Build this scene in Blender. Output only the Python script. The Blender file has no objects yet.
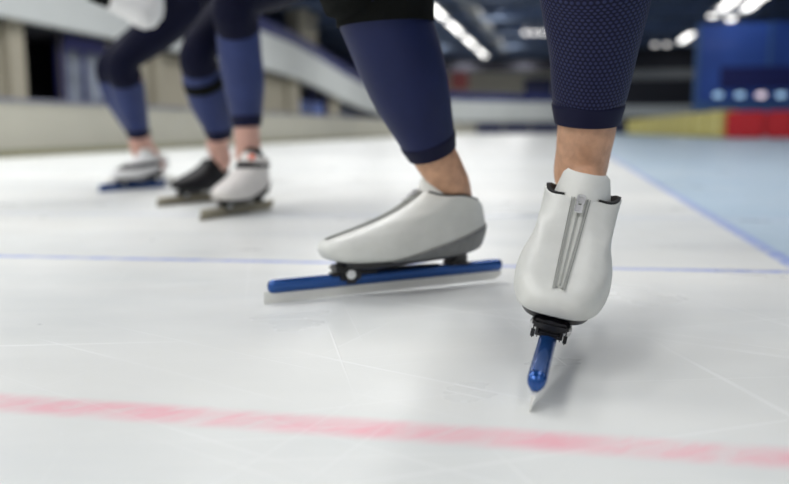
import bpy, bmesh, math, random
from mathutils import Vector, Matrix
random.seed(7)
PI = math.pi
R = math.radians
S = bpy.context.scene
C = S.collection

# ------------------------------------------------------------------ camera
H = 0.27
PITCH = math.atan(114/767)
cd = bpy.data.cameras.new('camera')
cam = bpy.data.objects.new('camera', cd)
C.objects.link(cam)
cam.location = (0, 0, H)
cam.rotation_euler = (PI/2-PITCH, 0, 0)
cd.sensor_width = 36
cd.lens = 767/789*36
cd.clip_start = .01
cd.clip_end = 300
cd.dof.use_dof = True
cd.dof.focus_distance = .90
cd.dof.aperture_fstop = 2.35
S.camera = cam

# ------------------------------------------------------------------ world, light, exposure
w = bpy.data.worlds.new('world')
S.world = w
w.use_nodes = True
w.node_tree.nodes['Background'].inputs[0].default_value = (.92, .94, .96, 1)
w.node_tree.nodes['Background'].inputs[1].default_value = .30
S.view_settings.view_transform = 'Standard'
S.view_settings.look = 'None'
S.view_settings.exposure = 0
S.view_settings.gamma = 1
S.view_settings.use_curve_mapping = False

V = Vector((.2114, .9774, 0))      # along the hall
W = Vector((.9774, -.2114, 0))     # across the hall
HROT = math.atan2(W.y, W.x)
def hall(a, b, z=0): return W*a+V*b+Vector((0, 0, z))

def area(a, b, z, sx, sy, power, col=(1, .99, .97)):
    l = bpy.data.lights.new('rink_light', 'AREA')
    l.shape = 'RECTANGLE'; l.size = sx; l.size_y = sy; l.energy = power; l.color = col
    o = bpy.data.objects.new('rink_light', l); C.objects.link(o)
    o.location = hall(a, b, z); o.rotation_euler = (0, 0, HROT)
    return o
CEIL = 5.0
for a, k in ((-6.5, 2.2), (-2.6, 1.75), (1.6, .70), (6.0, .55)):
    for b in (-3.5, 4.5, 13, 22, 32, 42, 50.5):
        area(a, b, CEIL-.35, 1.0, 6.0 if b < 50 else 2.4, 112*k*(1.05 if b < 13 else .74))

# ------------------------------------------------------------------ pixel helpers (789 x 484 frame)
def ray(x, y):
    f = Vector((0, math.cos(PITCH), -math.sin(PITCH))); u = Vector((0, math.sin(PITCH), math.cos(PITCH)))
    return f*767+Vector((1, 0, 0))*(x-394.5)-u*(y-242)
O = Vector((0, 0, H))
def atY(x, y, Y):
    r = ray(x, y); return O+r*(Y/r.y)
def atZ(x, y, z=0):
    r = ray(x, y); return O+r*((z-H)/r.z)
def atA(x, y, a):
    """hall coordinates (b, z) where the pixel ray meets the long wall at offset a"""
    r = ray(x, y); p = O+r*(a/r.dot(W)); return p.dot(V), p.z
def ab(p): return p.dot(W), p.dot(V)

# ------------------------------------------------------------------ materials
def mat(name, col, rough=.5, metal=0, noise=0, nscale=30, bump=0, bscale=200, spec=.5, emit=None, estr=0, alpha=1, coat=0, sheen=0, sss=0):
    m = bpy.data.materials.new(name); m.use_nodes = True
    nt = m.node_tree; b = nt.nodes['Principled BSDF']
    b.inputs['Base Color'].default_value = (*col, 1)
    b.inputs['Roughness'].default_value = rough
    b.inputs['Metallic'].default_value = metal
    b.inputs['Specular IOR Level'].default_value = spec
    b.inputs['Coat Weight'].default_value = coat
    b.inputs['Sheen Weight'].default_value = sheen
    if sss:
        b.inputs['Subsurface Weight'].default_value = sss
        b.inputs['Subsurface Radius'].default_value = (.012, .005, .003)
    if emit:
        b.inputs['Emission Color'].default_value = (*emit, 1); b.inputs['Emission Strength'].default_value = estr
    if alpha < 1: b.inputs['Alpha'].default_value = alpha
    tc = nt.nodes.new('ShaderNodeTexCoord')
    if noise or True:
        n = nt.nodes.new('ShaderNodeTexNoise'); n.inputs['Scale'].default_value = nscale; n.inputs['Detail'].default_value = 4
        nt.links.new(tc.outputs['Object'], n.inputs['Vector'])
        r = nt.nodes.new('ShaderNodeMapRange'); r.inputs[1].default_value = .3; r.inputs[2].default_value = .7
        k = max(noise, .03)
        r.inputs[3].default_value = 1-k; r.inputs[4].default_value = 1+k
        nt.links.new(n.outputs[0], r.inputs[0])
        mx = nt.nodes.new('ShaderNodeVectorMath'); mx.operation = 'SCALE'; mx.inputs[0].default_value = col
        nt.links.new(r.outputs[0], mx.inputs['Scale']); nt.links.new(mx.outputs[0], b.inputs['Base Color'])
    if bump:
        n2 = nt.nodes.new('ShaderNodeTexNoise'); n2.inputs['Scale'].default_value = bscale; n2.inputs['Detail'].default_value = 3
        nt.links.new(tc.outputs['Object'], n2.inputs['Vector'])
        bp = nt.nodes.new('ShaderNodeBump'); bp.inputs['Strength'].default_value = bump; bp.inputs['Distance'].default_value = .002
        nt.links.new(n2.outputs[0], bp.inputs['Height']); nt.links.new(bp.outputs[0], b.inputs['Normal'])
    return m

M = dict(
    leather=mat('white_leather', (.64, .65, .615), .42, noise=.04, nscale=40, bump=.25, bscale=55),
    leather_b=mat('pale_grey_leather', (.72, .69, .66), .5, noise=.04),
    black_leather=mat('black_leather', (.006, .006, .008), .5, spec=.25),
    tongue=mat('tongue_leather', (.70, .705, .67), .55, bump=.3, bscale=120),
    lining=mat('black_lining', (.010, .011, .012), .8),
    carbon=mat('black_carbon', (.008, .008, .010), .3),
    heel=mat('grey_carbon', (.17, .175, .175), .4, noise=.12, nscale=80),
    tube=mat('blue_anodised', (.008, .075, .30), .25, metal=.6, coat=.5),
    tube_gold=mat('bronze_tube', (.36, .33, .25), .4, metal=.3),
    steel=mat('brushed_steel', (.82, .82, .78), .4, metal=.2),
    chrome=mat('chrome', (.82, .82, .82), .28, metal=.7),
    zip=mat('zip_tape', (.58, .59, .55), .8, bump=.6, bscale=700),
    stitch=mat('welt_grey', (.30, .31, .29), .7),
    orange=mat('orange_tab', (.85, .12, .03), .5),
    skin=mat('skin', (.58, .33, .205), .5, noise=.14, nscale=70, bump=.35, bscale=300, sss=.08),
    skin_pale=mat('pale_skin', (.62, .36, .29), .55, noise=.05),
    black=mat('black_knit', (.006, .007, .0065), .9, spec=.1, bump=1, bscale=500),
    white_cloth=mat('white_cloth', (.80, .80, .80), .8),
    navy_d=mat('dark_navy_cloth', (.004, .005, .020), .7, spec=.12),
    hair=mat('dark_hair', (.03, .02, .015), .7, bump=1),
    barrier=mat('cream_barrier', (.47, .46, .39), .6, noise=.05, nscale=1),
    kick=mat('olive_kick_strip', (.30, .29, .19), .7),
    cap=mat('blue_grey_rail', (.20, .21, .27), .5),
    beige=mat('beige_wall', (.34, .315, .25), .85, noise=.06, nscale=1),
    white_panel=mat('white_panel', (.52, .55, .55), .6, noise=.03, nscale=1),
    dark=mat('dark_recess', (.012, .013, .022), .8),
    blue_seat=mat('deep_blue', (.008, .016, .12), .6),
    blue_dk=mat('dark_blue', (.008, .014, .07), .6, noise=.3, nscale=.8),
    frame=mat('blue_frame', (.012, .014, .11), .5),
    glass=mat('window_glass', (.24, .27, .33), .2, noise=.5, nscale=1.3),
    glass_b=mat('blue_window_glass', (.05, .09, .28), .2, noise=.7, nscale=1.2),
    ceiling=mat('ceiling_navy', (.022, .048, .13), .8, noise=.35, nscale=.25),
    truss=mat('truss_steel', (.06, .09, .15), .5),
    duct=mat('duct_grey', (.14, .15, .16), .6),
    yellow=mat('yellow_vinyl', (.62, .54, .17), .5, noise=.08, nscale=3),
    red=mat('red_vinyl', (.72, .006, .018), .45, noise=.08, nscale=2),
    concrete=mat('dark_concrete', (.12, .12, .12), .8),
    lamp=mat('lamp_white', (.9, .9, .9), .5, emit=(1, .98, .94), estr=3.0),
    lamp2=mat('small_lamp', (.9, .9, .9), .5, emit=(1, .97, .95), estr=1.5),
    lampb=mat('blue_lamp', (.4, .6, .8), .5, emit=(.45, .72, 1), estr=.75),
    lampp=mat('pinkish_lamp', (.8, .7, .8), .5, emit=(1, .85, .95), estr=.95),
    housing=mat('lamp_housing', (.3, .3, .32), .5),
    redsign=mat('red_sign', (.30, .07, .07), .6),
)

def hexmat(name, col, dot, rough=.55):
    m = mat(name, col, rough, spec=.2); nt = m.node_tree; b = nt.nodes['Principled BSDF']
    uv = nt.nodes.new('ShaderNodeUVMap')
    sp = nt.nodes.new('ShaderNodeSeparateXYZ'); nt.links.new(uv.outputs[0], sp.inputs[0])
    def math_(op, a, bb, c=None):
        n = nt.nodes.new('ShaderNodeMath'); n.operation = op
        for i, v in enumerate((a, bb, c)):
            if v is None: continue
            if isinstance(v, (int, float)): n.inputs[i].default_value = v
            else: nt.links.new(v, n.inputs[i])
        return n.outputs[0]
    x = math_('MULTIPLY', sp.outputs[0], 1/.0060); y = math_('MULTIPLY', sp.outputs[1], 1/.0104)
    # union of two staggered grids of dots = hexagonal lattice
    def grid(ox, oy):
        fx = math_('SUBTRACT', math_('FRACT', math_('ADD', x, ox), 0), .5)
        fy = math_('MULTIPLY', math_('SUBTRACT', math_('FRACT', math_('ADD', y, oy), 0), .5), 1.73)
        return math_('SQRT', math_('ADD', math_('MULTIPLY', fx, fx), math_('MULTIPLY', fy, fy)), 0)
    d = math_('MINIMUM', grid(0, 0), grid(.5, .5))
    mr = nt.nodes.new('ShaderNodeMapRange'); mr.inputs[1].default_value = .20; mr.inputs[2].default_value = .42
    mr.inputs[3].default_value = 1; mr.inputs[4].default_value = 0
    nt.links.new(d, mr.inputs[0])
    mx = nt.nodes.new('ShaderNodeMix'); mx.data_type = 'RGBA'
    mx.inputs[6].default_value = (*col, 1); mx.inputs[7].default_value = (*dot, 1)
    nt.links.new(mr.outputs[0], mx.inputs[0]); nt.links.new(mx.outputs[2], b.inputs['Base Color'])
    bp = nt.nodes.new('ShaderNodeBump'); bp.inputs['Strength'].default_value = .6; bp.inputs['Distance'].default_value = .0012
    nt.links.new(mr.outputs[0], bp.inputs['Height']); nt.links.new(bp.outputs[0], b.inputs['Normal'])
    return m
M['hex'] = hexmat('honeycomb_navy', (.0035, .0042, .025), (.026, .032, .095))
M['navy'] = mat('navy_lycra', (.006, .012, .066), .55, noise=.1, nscale=20, bump=.15, bscale=400, spec=.3)
M['navy_hem'] = mat('navy_hem', (.004, .005, .028), .6, spec=.2)
M['blue_lycra'] = mat('blue_lycra', (.024, .038, .13), .5, noise=.12, nscale=12, spec=.3)

# ------------------------------------------------------------------ mesh helpers
def obj(name, bm, m, parent=None, smooth=True, loc=None):
    me = bpy.data.meshes.new(name); 
    bmesh.ops.recalc_face_normals(bm, faces=bm.faces[:])
    bm.to_mesh(me); bm.free()
    if smooth:
        for p in me.polygons: p.use_smooth = True
    me.materials.append(m)
    o = bpy.data.objects.new(name, me); C.objects.link(o)
    if parent: o.parent = parent
    if loc: o.location = loc
    if smooth:
        me.set_sharp_from_angle(angle=R(42))
    return o
def tag(o, label, cat, group=None):
    o['label'] = label; o['category'] = cat
    if group: o['group'] = group
    return o
def struct(o): o['kind'] = 'structure'; return o
def empty(name, loc=(0, 0, 0)):
    o = bpy.data.objects.new(name, None); C.objects.link(o); o.location = loc; o.empty_display_size = .1; return o
def box(bm, x0, x1, y0, y1, z0, z1, bev=0, mtx=None):
    b = bmesh.new()
    bmesh.ops.create_cube(b, size=1)
    for v in b.verts: v.co = Vector(((x0+x1)/2+v.co.x*(x1-x0), (y0+y1)/2+v.co.y*(y1-y0), (z0+z1)/2+v.co.z*(z1-z0)))
    if bev: bmesh.ops.bevel(b, geom=b.edges[:], offset=bev, segments=2, affect='EDGES')
    if mtx: b.transform(mtx)
    me = bpy.data.meshes.new('t'); b.to_mesh(me); b.free(); bm.from_mesh(me); bpy.data.meshes.remove(me)
def cyl(bm, p0, p1, r, seg=20, r2=None, bev=0):
    p0 = Vector(p0); p1 = Vector(p1); d = p1-p0
    b = bmesh.new(); bmesh.ops.create_cone(b, cap_ends=True, segments=seg, radius1=r, radius2=r if r2 is None else r2, depth=d.length)
    if bev: bmesh.ops.bevel(b, geom=[e for e in b.edges if len(e.link_faces) == 2 and min(len(f.verts) for f in e.link_faces) > 0 and max(len(f.verts) for f in e.link_faces) > 4], offset=bev, segments=2, affect='EDGES')
    b.transform(Matrix.Translation((p0+p1)/2) @ d.to_track_quat('Z', 'Y').to_matrix().to_4x4())
    me = bpy.data.meshes.new('t'); b.to_mesh(me); b.free(); bm.from_mesh(me); bpy.data.meshes.remove(me)
def hbox(name, m, a0, a1, b0, b1, z0, z1, bev=0, parent=None):
    """box in hall coordinates, origin at its base centre"""
    bm = bmesh.new(); ca, cb = (a0+a1)/2, (b0+b1)/2
    box(bm, a0-ca, a1-ca, b0-cb, b1-cb, 0, z1-z0, bev)
    o = obj(name, bm, m, None, smooth=bool(bev))
    wl = hall(ca, cb, z0)
    if parent:
        o.parent = parent
        o.location = Matrix.Rotation(-HROT, 3, 'Z') @ (wl-parent.location) if abs(parent.rotation_euler[2]) > 1e-6 else wl-parent.location
        if abs(parent.rotation_euler[2]) < 1e-6: o.rotation_euler = (0, 0, HROT)
    else:
        o.location = wl; o.rotation_euler = (0, 0, HROT)
    return o
def catmull(pts, n):
    """pts: list of tuples (any length); returns densified list"""
    out = []
    P = [pts[0]]+list(pts)+[pts[-1]]
    for i in range(1, len(P)-2):
        for k in range(n):
            t = k/n
            out.append(tuple(.5*((2*b)+(-a+c)*t+(2*a-5*b+4*c-d)*t*t+(-a+3*b-3*c+d)*t**3) for a, b, c, d in zip(P[i-1], P[i], P[i+1], P[i+2])))
    out.append(tuple(pts[-1])); return out
def loft(bm, pts, seg=32, n=6, caps=True, uv=False, side=Vector((1, 0, 0)), hem=0):
    """pts rows: x,y,z,ra,rb  (ra along 'side')"""
    P = catmull([tuple(p) if len(p) == 5 else tuple(p)+(p[3],) for p in pts], n)
    uvl = bm.loops.layers.uv.verify() if uv else None
    rings = []; L = 0; prev = None; Ls = []
    for i, p in enumerate(P):
        c = Vector(p[:3])
        a = Vector(P[max(i-1, 0)][:3]); b = Vector(P[min(i+1, len(P)-1)][:3])
        t = (b-a).normalized()
        s = (side-t*side.dot(t)).normalized(); q = t.cross(s)
        if prev is not None: L += (c-prev).length
        prev = c; Ls.append(L)
        rings.append([bm.verts.new(c+s*math.cos(2*PI*k/seg)*p[3]+q*math.sin(2*PI*k/seg)*p[4]) for k in range(seg)])
    if hem:
        # fold the last ring inwards
        c = Vector(P[-1][:3]); 
        rings.append([bm.verts.new(c+(v.co-c)*(1-hem/P[-1][3])) for v in rings[-1]]); Ls.append(L)
        c2 = Vector(P[-2][:3])
        rings.append([bm.verts.new(c2+(v.co-c)*1.0) for v in rings[-1]]); Ls.append(L)
    for i in range(len(rings)-1):
        for k in range(seg):
            f = bm.faces.new((rings[i][k], rings[i][(k+1) % seg], rings[i+1][(k+1) % seg], rings[i+1][k]))
            if uv:
                circ = 2*PI*(P[min(i, len(P)-1)][3])
                cc = 2*PI*P[len(P)//2][3]
                for lp, (kk, ii) in zip(f.loops, ((k, i), (k+1, i), (k+1, i+1), (k, i+1))):
                    lp[uvl].uv = (kk/seg*cc, Ls[ii])
    if caps:
        bm.faces.new(rings[0]); bm.faces.new(rings[-1][::-1])
    return rings
def ball(bm, c, rx, ry, rz, rot=None):
    b = bmesh.new(); bmesh.ops.create_uvsphere(b, u_segments=20, v_segments=14, radius=1)
    for v in b.verts: v.co = Vector((v.co.x*rx, v.co.y*ry, v.co.z*rz))
    if rot: b.transform(rot.to_4x4())
    b.transform(Matrix.Translation(c))
    me = bpy.data.meshes.new('t'); b.to_mesh(me); b.free(); bm.from_mesh(me); bpy.data.meshes.remove(me)
def remeshed(name, bm, m, parent, voxel):
    o = obj(name, bm, m, parent)
    md = o.modifiers.new('r', 'REMESH'); md.mode = 'VOXEL'; md.voxel_size = voxel; md.use_smooth_shade = True
    sm = o.modifiers.new('s', 'SMOOTH'); sm.iterations = 4; sm.factor = .5
    dg = bpy.context.evaluated_depsgraph_get(); dg.update()
    me = bpy.data.meshes.new_from_object(o.evaluated_get(dg))
    old = o.data; o.modifiers.clear(); o.data = me; bpy.data.meshes.remove(old); me.name = name
    for p in me.polygons: p.use_smooth = True
    if not me.materials: me.materials.append(m)
    return o

# ------------------------------------------------------------------ ice
def ice_material():
    m = bpy.data.materials.new('rink_ice'); m.use_nodes = True
    nt = m.node_tree; b = nt.nodes['Principled BSDF']
    tc = nt.nodes.new('ShaderNodeTexCoord'); sp = nt.nodes.new('ShaderNodeSeparateXYZ'); nt.links.new(tc.outputs['Object'], sp.inputs[0])
    X, Y = sp.outputs[0], sp.outputs[1]
    def mt(op, a, bb=0, c=None, clamp=False):
        n = nt.nodes.new('ShaderNodeMath'); n.operation = op; n.use_clamp = clamp
        for i, v in enumerate((a, bb, c)):
            if v is None: continue
            if isinstance(v, (int, float)): n.inputs[i].default_value = v
            else: nt.links.new(v, n.inputs[i])
        return n.outputs[0]
    def mr(v, a, bb, c, d, smooth=False):
        n = nt.nodes.new('ShaderNodeMapRange')
        if smooth: n.interpolation_type = 'SMOOTHSTEP'
        nt.links.new(v, n.inputs[0])
        for i, k in enumerate((a, bb, c, d)): n.inputs[i+1].default_value = k
        return n.outputs[0]
    def noise(scale, rot=0, stretch=(1, 1, 1), detail=3, off=0, dist=0, rough=.5):
        mp = nt.nodes.new('ShaderNodeMapping'); mp.inputs['Rotation'].default_value = (0, 0, R(rot)); mp.inputs['Scale'].default_value = stretch
        mp.inputs['Location'].default_value = (off, off*1.3, 0)
        # rotate first, then stretch
        mp.vector_type = 'TEXTURE'
        mp.inputs['Scale'].default_value = tuple(1/s for s in stretch)
        nt.links.new(tc.outputs['Object'], mp.inputs[0])
        n = nt.nodes.new('ShaderNodeTexNoise'); n.inputs['Scale'].default_value = scale; n.inputs['Detail'].default_value = detail
        n.inputs['Distortion'].default_value = dist; n.inputs['Roughness'].default_value = rough
        nt.links.new(mp.outputs[0], n.inputs['Vector']); return n.outputs[0]
    def mixc(f, a, bcol):
        n = nt.nodes.new('ShaderNodeMix'); n.data_type = 'RGBA'
        if isinstance(f, float): n.inputs[0].default_value = f
        else: nt.links.new(f, n.inputs[0])
        for i, v in ((6, a), (7, bcol)):
            if isinstance(v, tuple): n.inputs[i].default_value = (*v, 1)
            else: nt.links.new(v, n.inputs[i])
        return n.outputs[2]
    def dist(n, c, wob=.0):
        d = mt('ADD', mt('MULTIPLY', X, n[0]), mt('MULTIPLY', Y, n[1]))
        return mt('SUBTRACT', d, c)
    def stripe(n, c, hw, soft):
        return mr(mt('ABSOLUTE', dist(n, c)), hw-soft, hw+soft, 1, 0, True)
    base = mixc(mr(noise(1.3, 12, (1, .6, 1), 5), .3, .7, 0, 1), (.72, .73, .695), (.87, .875, .84))
    base = mixc(mr(noise(.9, -6, (.35, 2.6, 1), 5, 17, .3), .36, .66, 0, .8), base, (.62, .65, .65))
    base = mixc(mr(noise(5, 0, (1, 2.2, 1), 4, 5), .35, .7, 0, .5), base, (.77, .785, .765))
    # painted lane tint outside the long line
    tint = mr(dist((.9774, -.2114), .459), -.004, .004, 0, 1, True)
    base = mixc(mt('MULTIPLY', tint, mr(noise(1.2, 0, (1, 1, 1), 4, 9), .3, .7, .8, 1)), base, (.44, .58, .70))
    worn = mr(noise(34, 35, (.4, 1.2, 1), 6, 2, .6, .65), .34, .62, .35, 1)
    worn2 = mr(noise(7, 40, (.3, 1.6, 1), 4, 8), .35, .62, .75, 1)
    base = mixc(mt('MULTIPLY', stripe((.9774, -.2114), .459, .019, .009), worn), base, (.28, .37, .72))
    base = mixc(mt('MULTIPLY', mt('MULTIPLY', stripe((.115, .9934), 1.5067, .014, .006), worn), 1), base, (.28, .36, .72))
    base = mixc(mt('MULTIPLY', mt('MULTIPLY', stripe((.0628, .998), 2.365, .045, .03), worn), .35), base, (.40, .47, .62))
    base = mixc(mt('MULTIPLY', mt('MULTIPLY', stripe((.1793, .9838), .6497, .0195, .013), worn), mt('MULTIPLY', worn2, .95)), base, (.82, .40, .46))
    # blade scratches and frost
    scr = None
    for rot, sc, th, off in ((18, 1.2, .665, 1), (-33, 1.0, .67, 4), (62, 1.4, .685, 7), (100, .9, .68, 3), (5, 1.6, .675, 12), (-72, 1.1, .69, 15)):
        s = mr(noise(sc, rot, (.45, 60, 1), 2, off, .5, .6), th-.004, th+.03, 0, .8)
        scr = s if scr is None else mt('MAXIMUM', scr, s)
    scr = mt('MULTIPLY', scr, mr(noise(3.5, 0, (1, 1, 1), 3, 21), .4, .6, .25, 1))
    speck = mr(noise(160, 0, (1, 1, 1), 2, 3), .70, .76, 0, .7)
    marks = mt('MAXIMUM', scr, mt('MULTIPLY', speck, mr(noise(6, 0, (1, 1, 1), 3, 31), .5, .62, 0, 1)))
    base = mixc(mt('MULTIPLY', marks, .45), base, (.93, .94, .94))
    nt.links.new(base, b.inputs['Base Color'])
    b.inputs['IOR'].default_value = 1.31; b.inputs['Specular IOR Level'].default_value = .32
    ro = mr(noise(4, 0, (1, 1.5, 1), 5, 6), .3, .7, .26, .42)
    nt.links.new(mt('ADD', ro, mt('MULTIPLY', marks, .3)), b.inputs['Roughness'])
    bp = nt.nodes.new('ShaderNodeBump'); bp.inputs['Strength'].default_value = .35; bp.inputs['Distance'].default_value = .0015
    hgt = mt('ADD', mt('MULTIPLY', marks, .6), mt('MULTIPLY', noise(30, 0, (1, 1, 1), 4, 2), .35))
    nt.links.new(hgt, bp.inputs['Height']); nt.links.new(bp.outputs[0], b.inputs['Normal'])
    return m
bm = bmesh.new(); 
vs = [bm.verts.new((x, y, 0)) for x, y in ((-30, -8), (45, -8), (45, 70), (-30, 70))]; bm.faces.new(vs)
struct(obj('floor', bm, ice_material(), smooth=False))

# ------------------------------------------------------------------ rink barrier on the left and round the far end
AF = -4.98
FH = .53
def path_barrier():
    pts = []
    for b in range(-6, 33, 2): pts.append((AF, b))
    for k in range(1, 9):
        t = k/8*PI/2; pts.append((AF+9*(1-math.cos(t)), 32+9*math.sin(t)))
    for a in range(6, 32, 2): pts.append((a, 41))
    return pts
BP = path_barrier()
def ribbon(name, m, off0, off1, z0, z1, parent):
    bm = bmesh.new(); rings = []
    for i, (a, b) in enumerate(BP):
        p = hall(a, b); q0 = hall(*BP[max(i-1, 0)]); q1 = hall(*BP[min(i+1, len(BP)-1)])
        t = (q1-q0).normalized(); n = Vector((t.y, -t.x, 0))    # towards the ice
        r = [p+n*off0+Vector((0, 0, z0)), p+n*off0+Vector((0, 0, z1)), p+n*off1+Vector((0, 0, z1)), p+n*off1+Vector((0, 0, z0))]
        rings.append([bm.verts.new(v-parent.location) for v in r])
    for i in range(len(rings)-1):
        for k in range(4): bm.faces.new((rings[i][k], rings[i][(k+1) % 4], rings[i+1][(k+1) % 4], rings[i+1][k]))
    bm.faces.new(rings[0]); bm.faces.new(rings[-1][::-1])
    return obj(name, bm, m, parent, smooth=False)
rb = empty('rink_barrier', hall(AF, 10))
tag(rb, 'low cream rink barrier running along the ice behind the skaters and round the far end', 'barrier')
ribbon('panel', M['barrier'], 0, -.16, 0, FH-.02, rb)
ribbon('top_rail', M['cap'], .02, -.19, FH-.02, FH+.015, rb)
ribbon('kick_strip', M['kick'], .015, 0, 0, .07, rb)

# ------------------------------------------------------------------ left stand: wall, windows, balcony front
pA = atZ(0, 15, 2.2); AS = pA.dot(W)      # face of the balcony front
AW = AS-.45                               # wall behind it
def bw(x): return atA(x, 60, AW)[0]
wall_segs = []
ends = [(-60, 20, 'beige'), (20, 62, None), (62, 110, 'beige'), (110, 297, 'beige'), (297, 326, None), (326, 337, 'beige'), (337, 356, None), (356, 365, 'beige'), (365, 373, None), (373, 395, 'beige')]
Z0, ZT = 0, 2.25
bmw = bmesh.new()
B_END = 47.0
openings = [(20, 62, 0.0, 2.25), (62, 106, .75, 2.2), (297, 326, .62, 2.25), (337, 355, .62, 2.1), (367, 373, .55, 2.1)]
def wall_with_holes(bm, b0, b1, z0, z1, holes):
    cur = b0
    for (h0, h1, hz0, hz1) in holes:
        box(bm, AW-.08, AW, cur, h0, z0, z1)
        if hz0 > z0: box(bm, AW-.08, AW, h0, h1, z0, hz0)
        if hz1 < z1: box(bm, AW-.08, AW, h0, h1, hz1, z1)
        cur = h1
    box(bm, AW-.08, AW, cur, b1, z0, z1)
holes = [(bw(x0), bw(x1), z0, z1) for x0, x1, z0, z1 in openings]
wall_with_holes(bmw, -6, B_END, 0, 2.3, holes)
# pilasters
for x0, x1 in ((2, 18), (150, 156), (284, 295), (327, 335), (357, 364)):
    box(bmw, AW, AW+.16, bw(x0), bw(x1), 0, 2.28)
for f in bmw.verts: f.co = hall(f.co.x, f.co.y, f.co.z)
struct(obj('wall_left', bmw, M['beige'], smooth=False))
# dark corridor behind the openings
bm = bmesh.new(); box(bm, AW-2.2, AW-2.0, -6, B_END, 0, 2.3); 
for v in bm.verts: v.co = hall(v.co.x, v.co.y, v.co.z)
struct(obj('wall_corridor', bm, M['dark'], smooth=False))
# windows
for i, (x0, x1, z0, z1, gm) in enumerate(((62, 106, .75, 2.2, 'glass'), (297, 326, .62, 2.25, 'glass_b'), (337, 355, .62, 2.1, 'glass'), (367, 373, .55, 2.1, 'dark'))):
    b0, b1 = bw(x0), bw(x1)
    bm = bmesh.new(); t = .09 if i == 0 else .16
    ww = b1-b0
    box(bm, AW-.16, AW+.03, b0, b0+t, z0, z1); box(bm, AW-.16, AW+.03, b1-t, b1, z0, z1)
    box(bm, AW-.16, AW+.03, b0, b1, z0, z0+t*.8); box(bm, AW-.16, AW+.03, b0, b1, z1-t*(3.6 if i == 0 else 2), z1)
    if i < 3:
        box(bm, AW-.14, AW+.0, b0+ww*.48, b0+ww*.48+t*.7, z0, z1)
    c = hall(AW, (b0+b1)/2, z0)
    for v in bm.verts: v.co = hall(v.co.x, v.co.y, v.co.z)-c
    f = struct(obj('window_%d' % (i+1), bm, M['frame'], smooth=False, loc=c))
    bm = bmesh.new()
    box(bm, AW-.10, AW-.08, b0+.02, b1-.02, z0, z1-t if i != 1 else z0+(z1-z0)*.45)
    for v in bm.verts: v.co = hall(v.co.x, v.co.y, v.co.z)-c
    obj('pane', bm, M[gm], f, smooth=False)
# balcony front along the wall and curving round the end
def curve_path(a0, bend, r, alast):
    pts = [(a0, b) for b in range(-6, int(bend)+1, 3)]
    for k in range(1, 11):
        t = k/10*PI/2; pts.append((a0+r*(1-math.cos(t)), bend+r*math.sin(t)))
    a = a0+r+2
    while a < alast: pts.append((a, bend+r)); a += 3
    return pts
def ribbon2(name, m, path, off0, off1, zf0, zf1, kind=True):
    bm = bmesh.new(); rings = []
    for i, (a, b) in enumerate(path):
        p = hall(a, b); q0 = hall(*path[max(i-1, 0)]); q1 = hall(*path[min(i+1, len(path)-1)])
        t = (q1-q0).normalized(); n = Vector((t.y, -t.x, 0)); u = i/(len(path)-1)
        z0 = zf0(a, b); z1 = zf1(a, b)
        rings.append([bm.verts.new(p+n*o_+Vector((0, 0, z))) for o_, z in ((off0, z0), (off0, z1), (off1, z1), (off1, z0))])
    for i in range(len(rings)-1):
        for k in range(4): bm.faces.new((rings[i][k], rings[i][(k+1) % 4], rings[i+1][(k+1) % 4], rings[i+1][k]))
    bm.faces.new(rings[0]); bm.faces.new(rings[-1][::-1])
    o = obj(name, bm, m, smooth=False)
    if kind: struct(o)
    return o
cp = curve_path(AS, 34, 14, 40)
def drop(b):       # the balcony steps down towards the far end of the hall
    t = min(max((b-24)/20, 0), 1); t = t*t*(3-2*t); return t
zb0 = lambda a, b: 2.2-1.55*drop(b)
zb1 = lambda a, b: 3.35-1.55*drop(b)
ribbon2('trim_1', M['white_panel'], cp, 0, -.2, zb0, zb1)
ribbon2('trim_2', M['blue_seat'], cp, -.02, -.25, zb1, lambda a, b: zb1(a, b)+.42)
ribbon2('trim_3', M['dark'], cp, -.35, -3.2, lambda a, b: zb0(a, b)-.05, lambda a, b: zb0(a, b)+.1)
# dark undercroft round the far end
ribbon2('wall_undercroft', M['blue_dk'], [q for q in cp if q[1] > 30], -.8, -1.0, lambda a, b: 0, lambda a, b: zb0(a, b)+.05)

# upper level behind the balcony: dark blue back wall and beige columns
bm = bmesh.new(); box(bm, AS-4.2, AS-4.0, -6, 58, 2.2, CEIL)
for v in bm.verts: v.co = hall(v.co.x, v.co.y, v.co.z)
struct(obj('wall_upper', bm, M['blue_dk'], smooth=False))
def col_at(x0, x1, label, a=None, m='beige', z0=2.2):
    a = AS-.9 if a is None else a
    b0 = atA(x0, 20, a)[0]; b1 = atA(x1, 20, a)[0]
    bm = bmesh.new(); cb = (b0+b1)/2
    box(bm, -.25, .25, -(b1-b0)/2, (b1-b0)/2, .0, CEIL-z0-.02); 
    box(bm, -.31, .31, -(b1-b0)/2-.05, (b1-b0)/2+.05, CEIL-z0-.28, CEIL-z0-.02)
    o = obj('column', bm, M[m], smooth=False, loc=hall(a, cb, z0)); o.rotation_euler = (0, 0, HROT)
    return tag(o, label, 'column')
col_at(293, 311, 'beige column above the white balcony front, left of the front skater\'s leg')

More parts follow.
